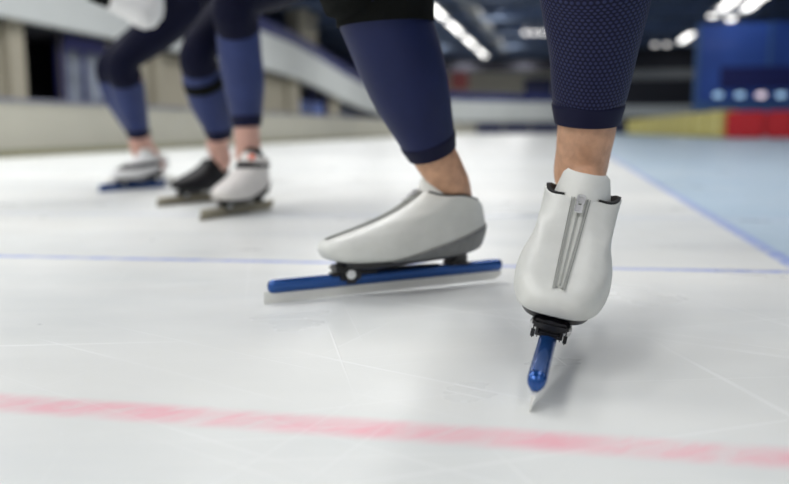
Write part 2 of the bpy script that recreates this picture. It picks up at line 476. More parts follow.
# far wall, its banner and the ceiling
struct(hbox('wall_back', M['barrier'], -18, 45, 57, 57.3, 0, CEIL))
p0 = atY(524, 100, 54); p1 = atY(553, 79, 54)
a0, b0 = ab(p0); a1, b1 = ab(p1)
bn = hbox('wall_banner', M['blue_dk'], a0, a1, 54.5, 54.7, p0.z, p1.z); 
tag(bn, 'dark blue rectangular board on the pale far end wall left of the front shin', 'board')
p0 = atY(452, 90, 50); p1 = atY(470, 72, 50)
rs = hbox('red_sign', M['redsign'], ab(p0)[0], ab(p1)[0], 49, 49.15, p0.z, p1.z)
tag(rs, 'blurred red sign beyond the bent front knee, above the far seating', 'sign')

bm = bmesh.new(); box(bm, -18, 45, -6, 58, CEIL, CEIL+.2)
k = -18
while k < 45: box(bm, k, k+.12, -6, 58, CEIL-.10, CEIL); k += 1.5
for v in bm.verts: v.co = hall(v.co.x, v.co.y, v.co.z)
struct(obj('ceiling', bm, M['ceiling'], smooth=False))
# dark beam at the end and roof trusses
struct(hbox('trim_4', M['dark'], -14, 40, 52, 52.4, CEIL-1.05, CEIL-.02))
def truss(b, label):
    bm = bmesh.new()
    box(bm, -14, 30, -.08, .08, .0, .10); box(bm, -14, 30, -.08, .08, .42, .54)
    a = -14
    while a < 30:
        for s in (0, 1):
            p = Vector((a+s*.8, 0, .05 if s == 0 else .48)); q = Vector((a+.8+s*.8, 0, .48 if s == 0 else .05)); cyl(bm, p, q, .03, 6)
        a += 1.6
    o = obj('roof_truss', bm, M['truss'], smooth=False, loc=hall(0, b, CEIL-.66)); o.rotation_euler = (0, 0, HROT)
    return tag(o, label, 'roof truss', 'roof trusses')
for b in (22, 26, 30.5, 35.5, 41, 47): truss(b, 'blue-grey steel roof truss crossing the dark ceiling of the rink')
# pale duct
a_d = atZ(490, 30, 4.7).dot(W)
bm = bmesh.new(); cyl(bm, (0, -14, 0), (0, 14, 0), .22, 20)
for y in range(-14, 15, 2): cyl(bm, (0, y-.04, 0), (0, y+.04, 0), .245, 20)
d = obj('air_duct', bm, M['duct'], loc=hall(a_d, 30, 4.62)); d.rotation_euler = (0, 0, HROT)
tag(d, 'pale grey air duct under the dark ceiling, right of the long row of lamps', 'duct')

# ------------------------------------------------------------------ ceiling lamps
def lamp(a, b, length, width, label, group, z=4.55, m='lamp'):
    root = empty('ceiling_lamp', hall(a, b, z)); root.rotation_euler = (0, 0, HROT)
    tag(root, label, 'lamp', group)
    bm = bmesh.new(); box(bm, -width/2-.04, width/2+.04, -length/2-.04, length/2+.04, .0, .12, .015)
    cyl(bm, (0, -length*.3, .12), (0, -length*.3, CEIL-z-.1), .012, 8); cyl(bm, (0, length*.3, .12), (0, length*.3, CEIL-z-.1), .012, 8)
    obj('housing', bm, M['housing'], root, smooth=False)
    bm = bmesh.new(); box(bm, -width/2, width/2, -length/2, length/2, -.05, .0, .012)
    obj('diffuser', bm, M[m], root, smooth=False)
    return root
pa = atZ(487, 58, 4.53); a_l, b_l = ab(pa)
b = b_l
while b > 17:
    lamp(a_l, b, 1.0, .22, 'lit ceiling lamp in the long bright row between the two front legs', 'long row of lamps'); b -= 1.2
for px_, py_, L, lab in ((686, 38, 3.4, 'single oblong lit lamp right of the patterned shin, nearest the far end of its row'),
                    (721, 10, 3.4, 'left lit lamp of the bright cluster at the top right'),):
    p = atZ(px_, py_, 4.53); lamp(*ab(p), L, .30, lab, 'lamps at the top right')
p = atZ(739, -5, 4.53); lamp(*ab(p), 3.0, .3, 'lit lamp at the top right cut by the frame edge, on the left row', 'lamps at the top right')
for px_, py_, L, lab in ((731, 19, .5, 'short round lit lamp at the near end of the right row'), (746, 9, 2.2, 'middle lit lamp of the right row in the top right cluster'), (763, -4, 2.6, 'lit lamp at the frame top ending the right row')):
    p = atZ(px_, py_, 4.53); lamp(*ab(p), L, .30, lab, 'lamps at the top right')
def flood(px_, py_, label, group, m='lamp2', z=4.3, r=.13):
    p = atZ(px_, py_, z)
    root = empty('floodlight', p); root.rotation_euler = (0, 0, HROT); tag(root, label, 'lamp', group)
    bm = bmesh.new(); cyl(bm, (0, 0, 0), (0, 0, .2), r*1.15, 20, r*.5); cyl(bm, (0, 0, .2), (0, 0, CEIL-z-.02), .015, 8)
    obj('housing', bm, M['housing'], root)
    bm = bmesh.new(); ball(bm, (0, 0, -.01), r, r, r*.8); obj('bulb', bm, M[m], root)
for x in (526, 534, 542, 550): flood(x, 32, 'small round lamp in the short row just left of the patterned shin', 'row of round lamps left of the shin')
flood(655, 44, 'left one of two round lamps right of the patterned shin', 'pair of round lamps')
flood(667, 44, 'right one of two round lamps right of the patterned shin', 'pair of round lamps')
for x in (702, 712, 721, 731): flood(x, 44, 'faint round lamp seen through the translucent blue screen', 'lamps behind the blue screen')

# ------------------------------------------------------------------ right side: crash pads, blue screen
def pad_line(x0, Y0, x1, Y1, h0, h1, n, m, labels, group, name, gap=.02):
    A = atY(x0, 128, Y0); B = atY(x1, 128, Y1); A.z = B.z = 0
    d = (B-A); L = d.length/n; d.normalize(); ang = math.atan2(d.y, d.x)
    for i in range(n):
        h = h0+(h1-h0)*(i+.5)/n
        root = empty(name, A+d*(L*(i+.5))); root.rotation_euler = (0, 0, ang)
        tag(root, labels[i] if isinstance(labels, list) else labels, 'crash pad', group)
        bm = bmesh.new(); box(bm, -L/2+gap, L/2-gap, 0, .45, .02, h, .05); obj('cushion', bm, m, root)
        bm = bmesh.new()
        box(bm, -.03, .03, -.012, .0, .05, h-.06)
        obj('strap', bm, m, root, smooth=False)
pad_line(626, 33, 722, 20.2, .60, .74, 9, M['yellow'], 'yellow crash pad in the row standing on the ice right of the patterned shin', 'yellow crash pads', 'crash_pad', .05)
pad_line(476, 35, 642, 34.5, .46, .46, 6, M['blue_dk'], ['leftmost dark blue pad by the far barrier, seen between the two front legs', 'dark blue pad by the far barrier, second from the left', 'dark blue pad by the far barrier, just left of the patterned shin', 'dark blue pad by the far barrier hidden behind the patterned shin', 'dark blue pad by the far barrier behind the right edge of the patterned shin', 'dark blue pad by the far barrier, last before the yellow pads'], 'dark blue pads at the far end', 'crash_pad', .03)
pad_line(725.5, 19.8, 850, 18.5, .69, .69, 3, M['red'], ['red crash pad next to the yellow pads', 'red crash pad at the right edge of the picture', 'red crash pad beyond the right edge'], 'red crash pads', 'crash_pad', .008)

def translucent(name, col, a):
    m = mat(name, col, .35, alpha=a, noise=.15, nscale=.6); return m
M['screen'] = translucent('blue_screen', (.05, .14, .60), .84)
M['screen_d'] = mat('dark_blue_panel', (.010, .018, .16), .5)
M['screen_l'] = mat('light_blue_panel', (.07, .17, .42), .5)
SA = atY(693, 128, 27.5); sa, sb = ab(SA)
root = empty('blue_screen', hall(sa, sb, 0)); root.rotation_euler = (0, 0, HROT)
tag(root, 'tall translucent blue screen standing behind the red crash pads', 'screen')
def lz(y, Y=26.8): return atY(720, y, Y).z
bm = bmesh.new(); box(bm, 0, 14, 0, .04, lz(110), lz(21)); obj('sheet', bm, M['screen'], root, smooth=False)
bm = bmesh.new(); box(bm, .8, 3.6, -.05, -.01, lz(88), lz(66)); box(bm, 4.2, 9, -.05, -.01, lz(88), lz(66)); obj('dark_panel', bm, M['screen_d'], root, smooth=False)
bm = bmesh.new(); box(bm, 0, 14, -.06, -.01, lz(113), lz(101)); obj('lower_rail', bm, M['screen_l'], root, smooth=False)
bm = bmesh.new(); box(bm, -.05, .08, -.08, .08, 0, lz(21)); obj('post', bm, M['screen_l'], root, smooth=False)
for k in (2.3, 4.6, 6.9):
    bm = bmesh.new(); box(bm, k, k+.1, -.04, .0, 0, lz(21)); obj('post', bm, M['screen_l'], root, smooth=False)
bm = bmesh.new(); box(bm, 0, 14, 0, .3, 0, lz(111)); obj('base_wall', bm, M['white_panel'], root, smooth=False)
for x, mm, lab in ((718, 'lampb', 'leftmost of the blue-white spots in front of the blue screen'), (740, 'lampb', 'second blue-white spot from the left on the blue screen'),
                   (761, 'lampp', 'pinkish white spot, the brightest on the blue screen'), (781, 'lampb', 'blue-white spot on the blue screen nearest the right edge')):
    rr_ = ray(x, 95); p = O+rr_*((sb-.75)/rr_.dot(V))
    r_ = empty('spot_lamp', p); r_.rotation_euler = (0, 0, HROT); tag(r_, lab, 'lamp', 'spot lamps on the blue screen')
    bm = bmesh.new(); box(bm, -.18, .18, .0, .10, -.12, .12, .02); box(bm, -.02, .02, .08, .45, -.02, .02); obj('housing', bm, M['screen_d'], r_)
    bm = bmesh.new(); ball(bm, (0, -.01, 0), .16, .03, .09); obj('lens', bm, M[mm], r_)
# low structures in the gap between the shin and the screen
gp = atY(640, 128, 38)
struct(hbox('trim_5', M['white_panel'], ab(gp)[0]-6, ab(gp)[0]+22, 42, 42.3, atY(660, 117, 41).z, atY(660, 106, 41).z))
struct(hbox('trim_6', M['duct'], ab(gp)[0]-.5, ab(gp)[0]+22, 44, 44.4, atY(660, 80, 43).z, atY(660, 71, 43).z))
struct(hbox('wall_gap', M['dark'], ab(gp)[0]-.5, ab(gp)[0]+24, 46, 46.3, 0, atY(660, 52, 46).z))
struct(hbox('wall_right', M['screen_d'], 30, 30.3, -6, 58, 0, CEIL))

# ------------------------------------------------------------------ speed skate
BF = [(.268, .056), (.292, .062), (.300, .074), (.298, .085), (.287, .093), (.262, .1005), (.236, .108), (.205, .118), (.173, .131), (.143, .148), (.122, .162)]
BB = [(.034, .056), (.014, .063), (.005, .078), (.000, .095), (.000, .105), (.001, .112), (.002, .120), (.004, .128), (.006, .132), (.009, .137), (.014, .142)]
BWD = [.050, .0560, .0575, .0565, .0540, .0515, .0500, .0500, .0490, .0490, .0495]
def lerp_list(L, t):
    f = t*(len(L)-1); i = min(int(f), len(L)-2); k = f-i
    if isinstance(L[0], tuple): return tuple(a+(b-a)*k for a, b in zip(L[i], L[i+1]))
    return L[i]+(L[i+1]-L[i])*k
BFs = catmull(BF, 6); BBs = catmull(BB, 6); BWs = [q[0] for q in catmull([(x,) for x in BWD], 6)]
def boot_pt(t, th, cfg, off=0.0):
    """t 0 sole..1 collar, th angle (0 = front)"""
    fx, fz = lerp_list(BFs, t); bx, bz = lerp_list(BBs, t); hw = lerp_list(BWs, t)
    fz -= cfg.get('front_drop', 0)*max(0, (t-.6)/.4)**2
    u = (1+math.cos(th))/2
    e = .92-.30*(1-t)-.14*(1-t)*max(0, math.cos(th))                      # squarer at the sole, rounder at the collar
    s = math.sin(th); y = math.copysign(abs(s)**e, s)
    heel = .62+.38*min(1, max(0, (u-.05)/.6))**.8
    prof = heel*(1-t)+t
    waist = 1-.06*math.exp(-((bx+(fx-bx)*u-.13)/.042)**2)*(1-t**5)
    asym = cfg.get('asym', 0)*(.004*math.sin(PI*u)*(1-t))
    x = bx+(fx-bx)*u
    z = bz+(fz-bz)*u**(1+1.6*t)
    tw = max(0, (t-.55)/.45)
    z += cfg.get('side_rise', 0)*tw*math.sin(PI*min(u*1.1, 1))**2
    yy = y*hw*prof*waist+asym
    k = cfg.get('top', 1); z = .056+(z-.056)*(1+(k-1)*t)
    p = Vector((x, yy, z))
    if off:
        c = Vector((bx+(fx-bx)*.5, 0, z)); n = Vector((p.x-c.x, (p.y-c.y)*2.2, 0))
        n.normalize(); p += n*off
    return p
def boot_normal(t, th, cfg):
    e = 1e-3
    a = boot_pt(min(t+e, 1), th, cfg)-boot_pt(max(t-e, 0), th, cfg)
    b = boot_pt(t, th+e, cfg)-boot_pt(t, th-e, cfg)
    n = b.cross(a); n.normalize()
    c = boot_pt(t, th, cfg)
    mid = (boot_pt(t, 0, cfg)+boot_pt(t, PI, cfg))/2; mid.z = .085
    if n.dot(c-mid) < 0: n = -n
    return n
def make_skate(tip, yaw, pitch, roll, label, cfg):
    root = empty('speed_skate')
    rot = Matrix.Rotation(yaw, 3, 'Z') @ Matrix.Rotation(pitch, 3, 'Y') @ Matrix.Rotation(roll, 3, 'X')
    root.rotation_euler = rot.to_euler()
    sz = cfg.get('size', 1); root.scale = (sz, sz, sz)
    root.location = Vector((tip[0], tip[1], cfg.get('lift', 0)))-rot @ Vector((.395*sz, 0, 0))
    tag(root, label, 'skate', None)
    N = 72 if cfg.get('fine', 1) else 40; T = 40 if cfg.get('fine', 1) else 20
    # boot shell
    bm = bmesh.new(); rings = []
    for i in range(T+1):
        t = i/T; rings.append([bm.verts.new(boot_pt(t, 2*PI*k/N, cfg)) for k in range(N)])
    lip = [bm.verts.new(boot_pt(1, 2*PI*k/N, cfg, -.0018)+Vector((0, 0, .0012))) for k in range(N)]; rings.append(lip)
    for i in range(5):
        rings.append([bm.verts.new(boot_pt(1-.08*(i+.5), 2*PI*k/N, cfg, -.0036)) for k in range(N)])
    for i in range(len(rings)-1):
        for k in range(N): bm.faces.new((rings[i][k], rings[i][(k+1) % N], rings[i+1][(k+1) % N], rings[i+1][k]))
    bm.faces.new(rings[0])
    boot = obj('boot', bm, cfg['boot'], root)
    # lining: black band inside the collar, standing a hair proud of it
    bm = bmesh.new(); rings = []
    for t, off, dz in ((.80, -.0045, 0), (.92, -.0042, 0), (1, -.0020, .0005), (1, -.0016, .0035), (1, -.0060, .0042), (1, -.0085, 0), (.9, -.0090, 0), (.80, -.009, 0)):
        rings.append([bm.verts.new(boot_pt(t, 2*PI*k/N, cfg, off)+Vector((0, 0, dz))) for k in range(N)])
    for i in range(len(rings)-1):
        for k in range(N):
            th = 2*PI*(k+.5)/N
            if math.cos(th) > .90: continue
            bm.faces.new((rings[i][k], rings[i][(k+1) % N], rings[i+1][(k+1) % N], rings[i+1][k]))
    bmesh.ops.delete(bm, geom=[v for v in bm.verts if not v.link_faces], context='VERTS')
    obj('collar_lining', bm, M['lining'], root)
    # heel pull tab
    kz = cfg.get('top', 1)
    hz = .056+(.150-.056)*kz
    bm = bmesh.new(); box(bm, .0155, .0190, -.010, .010, hz-.024, hz-.003, .001); obj('heel_tab', bm, M['lining'], root)
    # tongue
    bm = bmesh.new(); A_ = 26; B_ = 12; outer = []; 
    cx = .062; ext = cfg.get('tongue', 0)
    def tg(a, v, inner):
        ang = (a*2-1)*R(100)
        top = hz+.030+ext-.003*abs(a*2-1)-.036*max(0, (abs(a*2-1)-.62)/.38)**1.6
        z = hz-.035+(top-hz+.035)*v
        push = .004*math.sin(PI*v)
        rx = .064-.011*v+push; ry = .0355-.004*v+push
        if inner: rx -= .0085; ry -= .0075
        # round the top edge
        return Vector((cx+.006*(1-v)+math.cos(ang)*rx, math.sin(ang)*ry, z-(0 if not inner else 0)))
    g = [[bm.verts.new(tg(i/A_, j/B_, False)) for j in range(B_+1)] for i in range(A_+1)]
    g2 = [[bm.verts.new(tg(i/A_, j/B_, True)) for j in range(B_+1)] for i in range(A_+1)]
    rim = [bm.verts.new((tg(i/A_, 1, False)+tg(i/A_, 1, True))/2+Vector((0, 0, .0032))) for i in range(A_+1)]
    for i in range(A_):
        for j in range(B_):
            bm.faces.new((g[i][j], g[i+1][j], g[i+1][j+1], g[i][j+1])); bm.faces.new((g2[i][j], g2[i][j+1], g2[i+1][j+1], g2[i+1][j]))
        bm.faces.new((g[i][B_], g[i+1][B_], rim[i+1], rim[i])); bm.faces.new((rim[i], rim[i+1], g2[i+1][B_], g2[i][B_]))
    for i in (0, A_):
        for j in range(B_): bm.faces.new((g[i][j], g[i][j+1], g2[i][j+1], g2[i][j]))
        bm.faces.new((g[i][B_], rim[i], g2[i][B_]))
    tongue = obj('tongue', bm, cfg.get('tongue_m', M['tongue']), root)
    if cfg.get('fine', 1):
        bm = bmesh.new(); prev = None
        for dz in (.0105,):
            path = [tg(i/A_, 1, False)+Vector((0, 0, -dz)) for i in range(4, A_-3)]
            for i in range(len(path)-1):
                c = Vector((cx, 0, path[i].z)); o1 = (path[i]-c).normalized()*.0006
                cyl(bm, path[i]+o1, path[i+1]+o1, .0009, 6)
        obj('seam', bm, M['stitch'], tongue)
    # zip strip down the instep
    def strip(name, m, t0, t1, w0, w1, off, parent, yoff=0, n=44, thick=.0012):
        bm = bmesh.new(); rows = []
        for i in range(n+1):
            t = t0+(t1-t0)*i/n; wd = w0+(w1-w0)*i/n; row = []
            for j in range(5):
                y = (yoff if not isinstance(yoff, tuple) else yoff[0]+(yoff[1]-yoff[0])*i/n)+(j/4-.5)*wd
                lo, hi = 0.0, 1.3; hwv = abs(y)
                for _ in range(24):
                    mid = (lo+hi)/2
                    if abs(boot_pt(t, mid, dict(cfg, asym=0)).y) < hwv: lo = mid
                    else: hi = mid
                th = math.copysign(lo, y) if y else 0
                nrm = boot_normal(t, th if abs(th) > .02 else .02, cfg)
                p = boot_pt(t, th, cfg)
                arch = 1-abs(j-2)/2*.35 if thick > .0015 else 1
                row.append(p+nrm*off*arch)
            rows.append(row)
        top = [[bm.verts.new(p) for p in r] for r in rows]
        bot = [[bm.verts.new(p-boot_normal(.5, .05, cfg)*thick) for p in (r[0], r[4])] for r in rows]
        for i in range(n):
            for j in range(4): bm.faces.new((top[i][j], top[i+1][j], top[i+1][j+1], top[i][j+1]))
            bm.faces.new((top[i][0], bot[i][0], bot[i+1][0], top[i+1][0])); bm.faces.new((top[i][4], top[i+1][4], bot[i+1][1], bot[i][1]))
        return obj(name, bm, m, parent)
    if cfg.get('zip', 1):
        t0, t1 = .40, 1.0
        zp = strip('zipper', M['zip'], t0, t1, .0060, .018, .0012, root)
        strip('teeth', M['stitch'], t0+.01, .95, .0018, .0022, .0022, zp)
        for s in (-1, 1):
            strip('welt', M['stitch'], t0-.01, t1, .0016, .0018, .0022, zp, yoff=(s*.0036, s*.0082), thick=.0015)
            strip('stitch_line', M['stitch'], t0-.02, t1, .0009, .0009, .0016, zp, yoff=(s*.0062, s*.0112), thick=.001)
        # slider with pull tab
        pt = boot_pt(.965, 0, cfg); nn = boot_normal(.96, .02, cfg); dn = (boot_pt(.80, 0, cfg)-boot_pt(.97, 0, cfg)).normalized()
        sd = nn.cross(dn).normalized(); B = Matrix((dn*1.3, sd*1.25, nn)).transposed().to_4x4(); B.translation = pt+nn*.004
        bm = bmesh.new(); box(bm, -.006, .006, -.0042, .0042, -.0015, .0022, .0012, B)
        sl = obj('slider', bm, M['chrome'], zp)
        bm = bmesh.new()
        box(bm, -.002, .012, -.0036, -.0018, .0025, .0040, .0005, B); box(bm, -.002, .012, .0018, .0036, .0025, .0040, .0005, B)
        box(bm, -.004, -.001, -.0036, .0036, .0025, .0042, .0005, B); box(bm, .011, .022, -.0036, .0036, .0025, .0040, .0009, B)
        obj('pull_tab', bm, M['chrome'], zp)
    # heel cup: grey carbon wedge
    if cfg.get('heelcup', 1):
        bm = bmesh.new(); n1, n2 = 48, 10; g = []
        for i in range(n1+1):
            ph = (i/n1*2-1); th = PI+ph*R(112); tm = .03+.34*(1-abs(ph)**1.3)
            row = []
            for j in range(n2+1):
                t = .0+tm*j/n2; row.append(bm.verts.new(boot_pt(t, th, cfg)+boot_normal(max(t, .02), th, cfg)*.0012))
            g.append(row)
        for i in range(n1):
            for j in range(n2): bm.faces.new((g[i][j], g[i+1][j], g[i+1][j+1], g[i][j+1]))
        o = obj('heel_cup', bm, cfg.get('heel_m', M['heel']), root)
        sd_ = o.modifiers.new('s', 'SOLIDIFY'); sd_.thickness = .0016; sd_.offset = -1
    # sole plate
    bm = bmesh.new(); rr = []
    for dz, sc in ((.0605, 1.0), (.0565, 1.005), (.049, .95), (.045, .8)):
        row = []
        for k in range(48):
            p = boot_pt(.02, 2*PI*k/48, cfg); c = Vector((.15, 0, 0))
            x = c.x+(p.x-c.x)*sc; y = p.y*sc*.96
            bow = (.003*math.sin(PI*min(max(x/.2, 0), 1)) - .003*min(max((x-.19)/.05, 0), 1))*(1 if dz < .05 else 0)+.003*max(0, 1-x/.07)*(1 if dz < .05 else 0)
            row.append(bm.verts.new((x, y, dz+bow)))
        rr.append(row)
    for i in range(3):
        for k in range(48): bm.faces.new((rr[i][k], rr[i][(k+1) % 48], rr[i+1][(k+1) % 48], rr[i+1][k]))
    bm.faces.new(rr[0]); bm.faces.new(rr[-1][::-1])
    obj('sole', bm, M['carbon'], root)
    # front bracket and hinge
    bm = bmesh.new()
    box(bm, .215, .280, -.020, .020, .040, .050, .003)
    loft(bm, [(.278, 0, .044, .014, .007), (.24, 0, .043, .014, .009), (.20, 0, .044, .012, .007), (.165, 0, .048, .010, .003)], 14, 4, side=Vector((0, 1, 0)))
    for s in (-1, 1):
        box(bm, .236, .272, s*.0125-.0025, s*.0125+.0025, .026, .046, .002)
        box(bm, .246, .264, s*.0180-.0022, s*.0180+.0022, .021, .044, .0015)
    box(bm, .205, .285, -.012, .012, .0335, .0385, .002)
    fb = obj('front_bracket', bm, M['carbon'], root)
    bm = bmesh.new(); cyl(bm, (.256, -.0220, .036), (.256, .0220, .036), .0078, 24, bev=.0012); cyl(bm, (.256, -.0230, .036), (.256, .0230, .036), .004, 6)
    obj('hinge_bolt', bm, M['chrome'], fb)
    # clap arm lying on the tube and rear bracket
    bm = bmesh.new(); pts = []
    loft(bm, [(.275, 0, .0372, .009, .0022), (.20, 0, .0370, .009, .003), (.13, 0, .0365, .0085, .003), (.09, 0, .0360, .008, .0022)], 16, 5, side=Vector((0, 1, 0)))
    obj('clap_arm', bm, M['carbon'], root)
    bm = bmesh.new()
    loft(bm, [(.050, 0, .034, .012, .019), (.049, 0, .040, .011, .016), (.050, 0, .046, .013, .018), (.058, 0, .054, .020, .030)], 20, 4, side=Vector((0, 1, 0)))
    box(bm, .030, .070, -.012, .012, .0335, .037, .001)
    obj('rear_bracket', bm, M['carbon'], root)
    # tube (extruded teardrop with rounded ends)
    prof = [(0, .0365), (.0055, .0357), (.0090, .0325), (.0098, .028), (.0088, .0225), (.0058, .0180), (.0032, .0150), (0, .0145)]
    sec = prof+[(-y, z) for y, z in prof[-2:0:-1]]
    bm = bmesh.new(); rings = []
    xs = [(-.037, .25), (-.0355, .7), (-.033, .92), (-.028, 1), (.376, 1), (.3815, .95), (.3855, .76), (.3880, .35)]
    X2 = [xs[0], xs[1], xs[2], xs[3]]+[(-.028+.404*k/12, 1) for k in range(1, 12)]+xs[4:]
    for x, s in X2: rings.append([bm.verts.new((x, y*s, .024+(z-.024)*s)) for y, z in sec])
    for i in range(len(rings)-1):
        for k in range(len(sec)): bm.faces.new((rings[i][k], rings[i][(k+1) % len(sec)], rings[i+1][(k+1) % len(sec)], rings[i+1][k]))
    bm.faces.new(rings[0]); bm.faces.new(rings[-1][::-1])
    obj('tube', bm, cfg['tube'], root)
    # blade: thin runner with slight rocker
    bm = bmesh.new(); n = 30; rows = []
    for i in range(n+1):
        x = -.036+.431*i/n; u = (x-.18)/.216; z0 = .0006*u*u*0
        cut = .007*max(0, (-u-.94)/.06)**2
        x_ = x
        rows.append([bm.verts.new(q) for q in ((x_, -.0007, z0+cut), (x_, -.0008, .012), (x_, -.0021, .0180), (x_, .0021, .0180), (x_, .0008, .012), (x_, .0007, z0+cut))])
    for i in range(n):
        for k in range(6): bm.faces.new((rows[i][k], rows[i][(k+1) % 6], rows[i+1][(k+1) % 6], rows[i+1][k]))
    bm.faces.new(rows[0]); bm.faces.new(rows[-1][::-1])
    obj('blade', bm, cfg.get('blade_m', M['steel']), root)
    if cfg.get('strap'):
        bm = bmesh.new(); N2 = 40; a_ = []
        for t, off in ((cfg['strap'][0], .0015), (cfg['strap'][1], .0015)):
            a_.append([bm.verts.new(boot_pt(t, 2*PI*k/N2, cfg)+boot_normal(t, 2*PI*k/N2+.01, cfg)*off) for k in range(N2)])
        for k in range(N2): bm.faces.new((a_[0][k], a_[0][(k+1) % N2], a_[1][(k+1) % N2], a_[1][k]))
        o = obj('strap', bm, M['black_leather'], root); q = o.modifiers.new('s', 'SOLIDIFY'); q.thickness = .002
    if cfg.get('toe_seam'):
        bm = bmesh.new()
        ball(bm, boot_pt(.95, .5, cfg)+Vector((0.004, 0, 0)), .012, .012, .010); obj('pull_loop', bm, M['orange'], root)
    return root, rot*sz

SK = {}
SK['right'] = make_skate((.1295, .7045), R(-106.6), R(6.6), R(-10.5), 'white speed skate with its toe and zip facing the camera',
    dict(boot=M['leather'], tube=M['tube'], front_drop=.006, tongue=.003, side_rise=.009))
SK['left'] = make_skate((-.203, 1.165), R(204.4), R(.6), R(2.0), 'white speed skate pointing left on a long blue blade, seen from its side',
    dict(boot=M['leather'], tube=M['tube'], tongue=.007, side_rise=.008))
SK['b1'] = make_skate((-.822, 2.64), R(-121), 0, 0, 'black speed skate of the middle skater, half behind the pale grey skate',
    dict(boot=M['black_leather'], tube=M['tube_gold'], blade_m=M['tube_gold'], fine=0, size=.9, top=1.15, zip=0, heelcup=0, tongue_m=M['white_cloth'], tongue=.01))
SK['b2'] = make_skate((-.571, 2.236), R(-114), 0, 0, 'pale grey speed skate with black strap and orange tab on the middle skater',
    dict(boot=M['leather_b'], tube=M['tube_gold'], blade_m=M['tube_gold'], fine=0, size=.9, top=1.5, zip=0, heel_m=M['black_leather'], strap=(.80, .88), toe_seam=1, tongue_m=M['black_leather']))
SK['a1'] = make_skate((-1.255, 3.25), R(-118), 0, 0, 'white speed skate with a black strap and blue blade on the leftmost skater',
    dict(boot=M['white_cloth'], tube=M['tube'], blade_m=M['tube'], fine=0, size=.9, top=1.15, zip=0, heel_m=M['black_leather'], strap=(.45, .70)))
SK['a2'] = make_skate((-1.36, 3.60), R(-128), 0, 0, 'white speed skate with steel blade behind the leftmost skater\'s strapped skate',
    dict(boot=M['white_cloth'], tube=M['steel'], fine=0, size=.9, zip=0, heelcup=0, heel_m=M['black_leather']))

# ------------------------------------------------------------------ people
def skate_pt(key, x, y, z):
    root, rot = SK[key]; return root.location+rot @ Vector((x, y, z))
def hand(bm, wrist, dirv, up, r=.03, s=1, k=1):
    """palm plus five bent fingers, appended to bm"""
    d = dirv.normalized(); up = (up-d*up.dot(d)).normalized(); side = d.cross(up)*s
    def P(a, b, c): return wrist+d*a+side*b+up*c
    loft(bm, [(*P(-.03, 0, 0), .026, .022), (*P(.02, 0, .002), .034, .017), (*P(.06, 0, .004), .042, .015), (*P(.085, 0, .002), .040, .012)], 16, 4, side=side)
    for k, (b, L) in enumerate(((-.030, .072), (-.010, .082), (.011, .076), (.030, .060))):
        loft(bm, [(*P(.06, b, .002), .010), (*P(.085, b*1.05, .003), .0095), (*P(.085+L*.45, b*1.1, -.004), .0088), (*P(.085+L*.75, b*1.1, -.020), .0082), (*P(.085+L*.85, b*1.1, -.034), .0065)], 10, 3)
    loft(bm, [(*P(.012, -.022, -.004), .014), (*P(.035, -.045, -.012), .012), (*P(.062, -.055, -.020), .0105), (*P(.082, -.052, -.026), .008)], 10, 3)
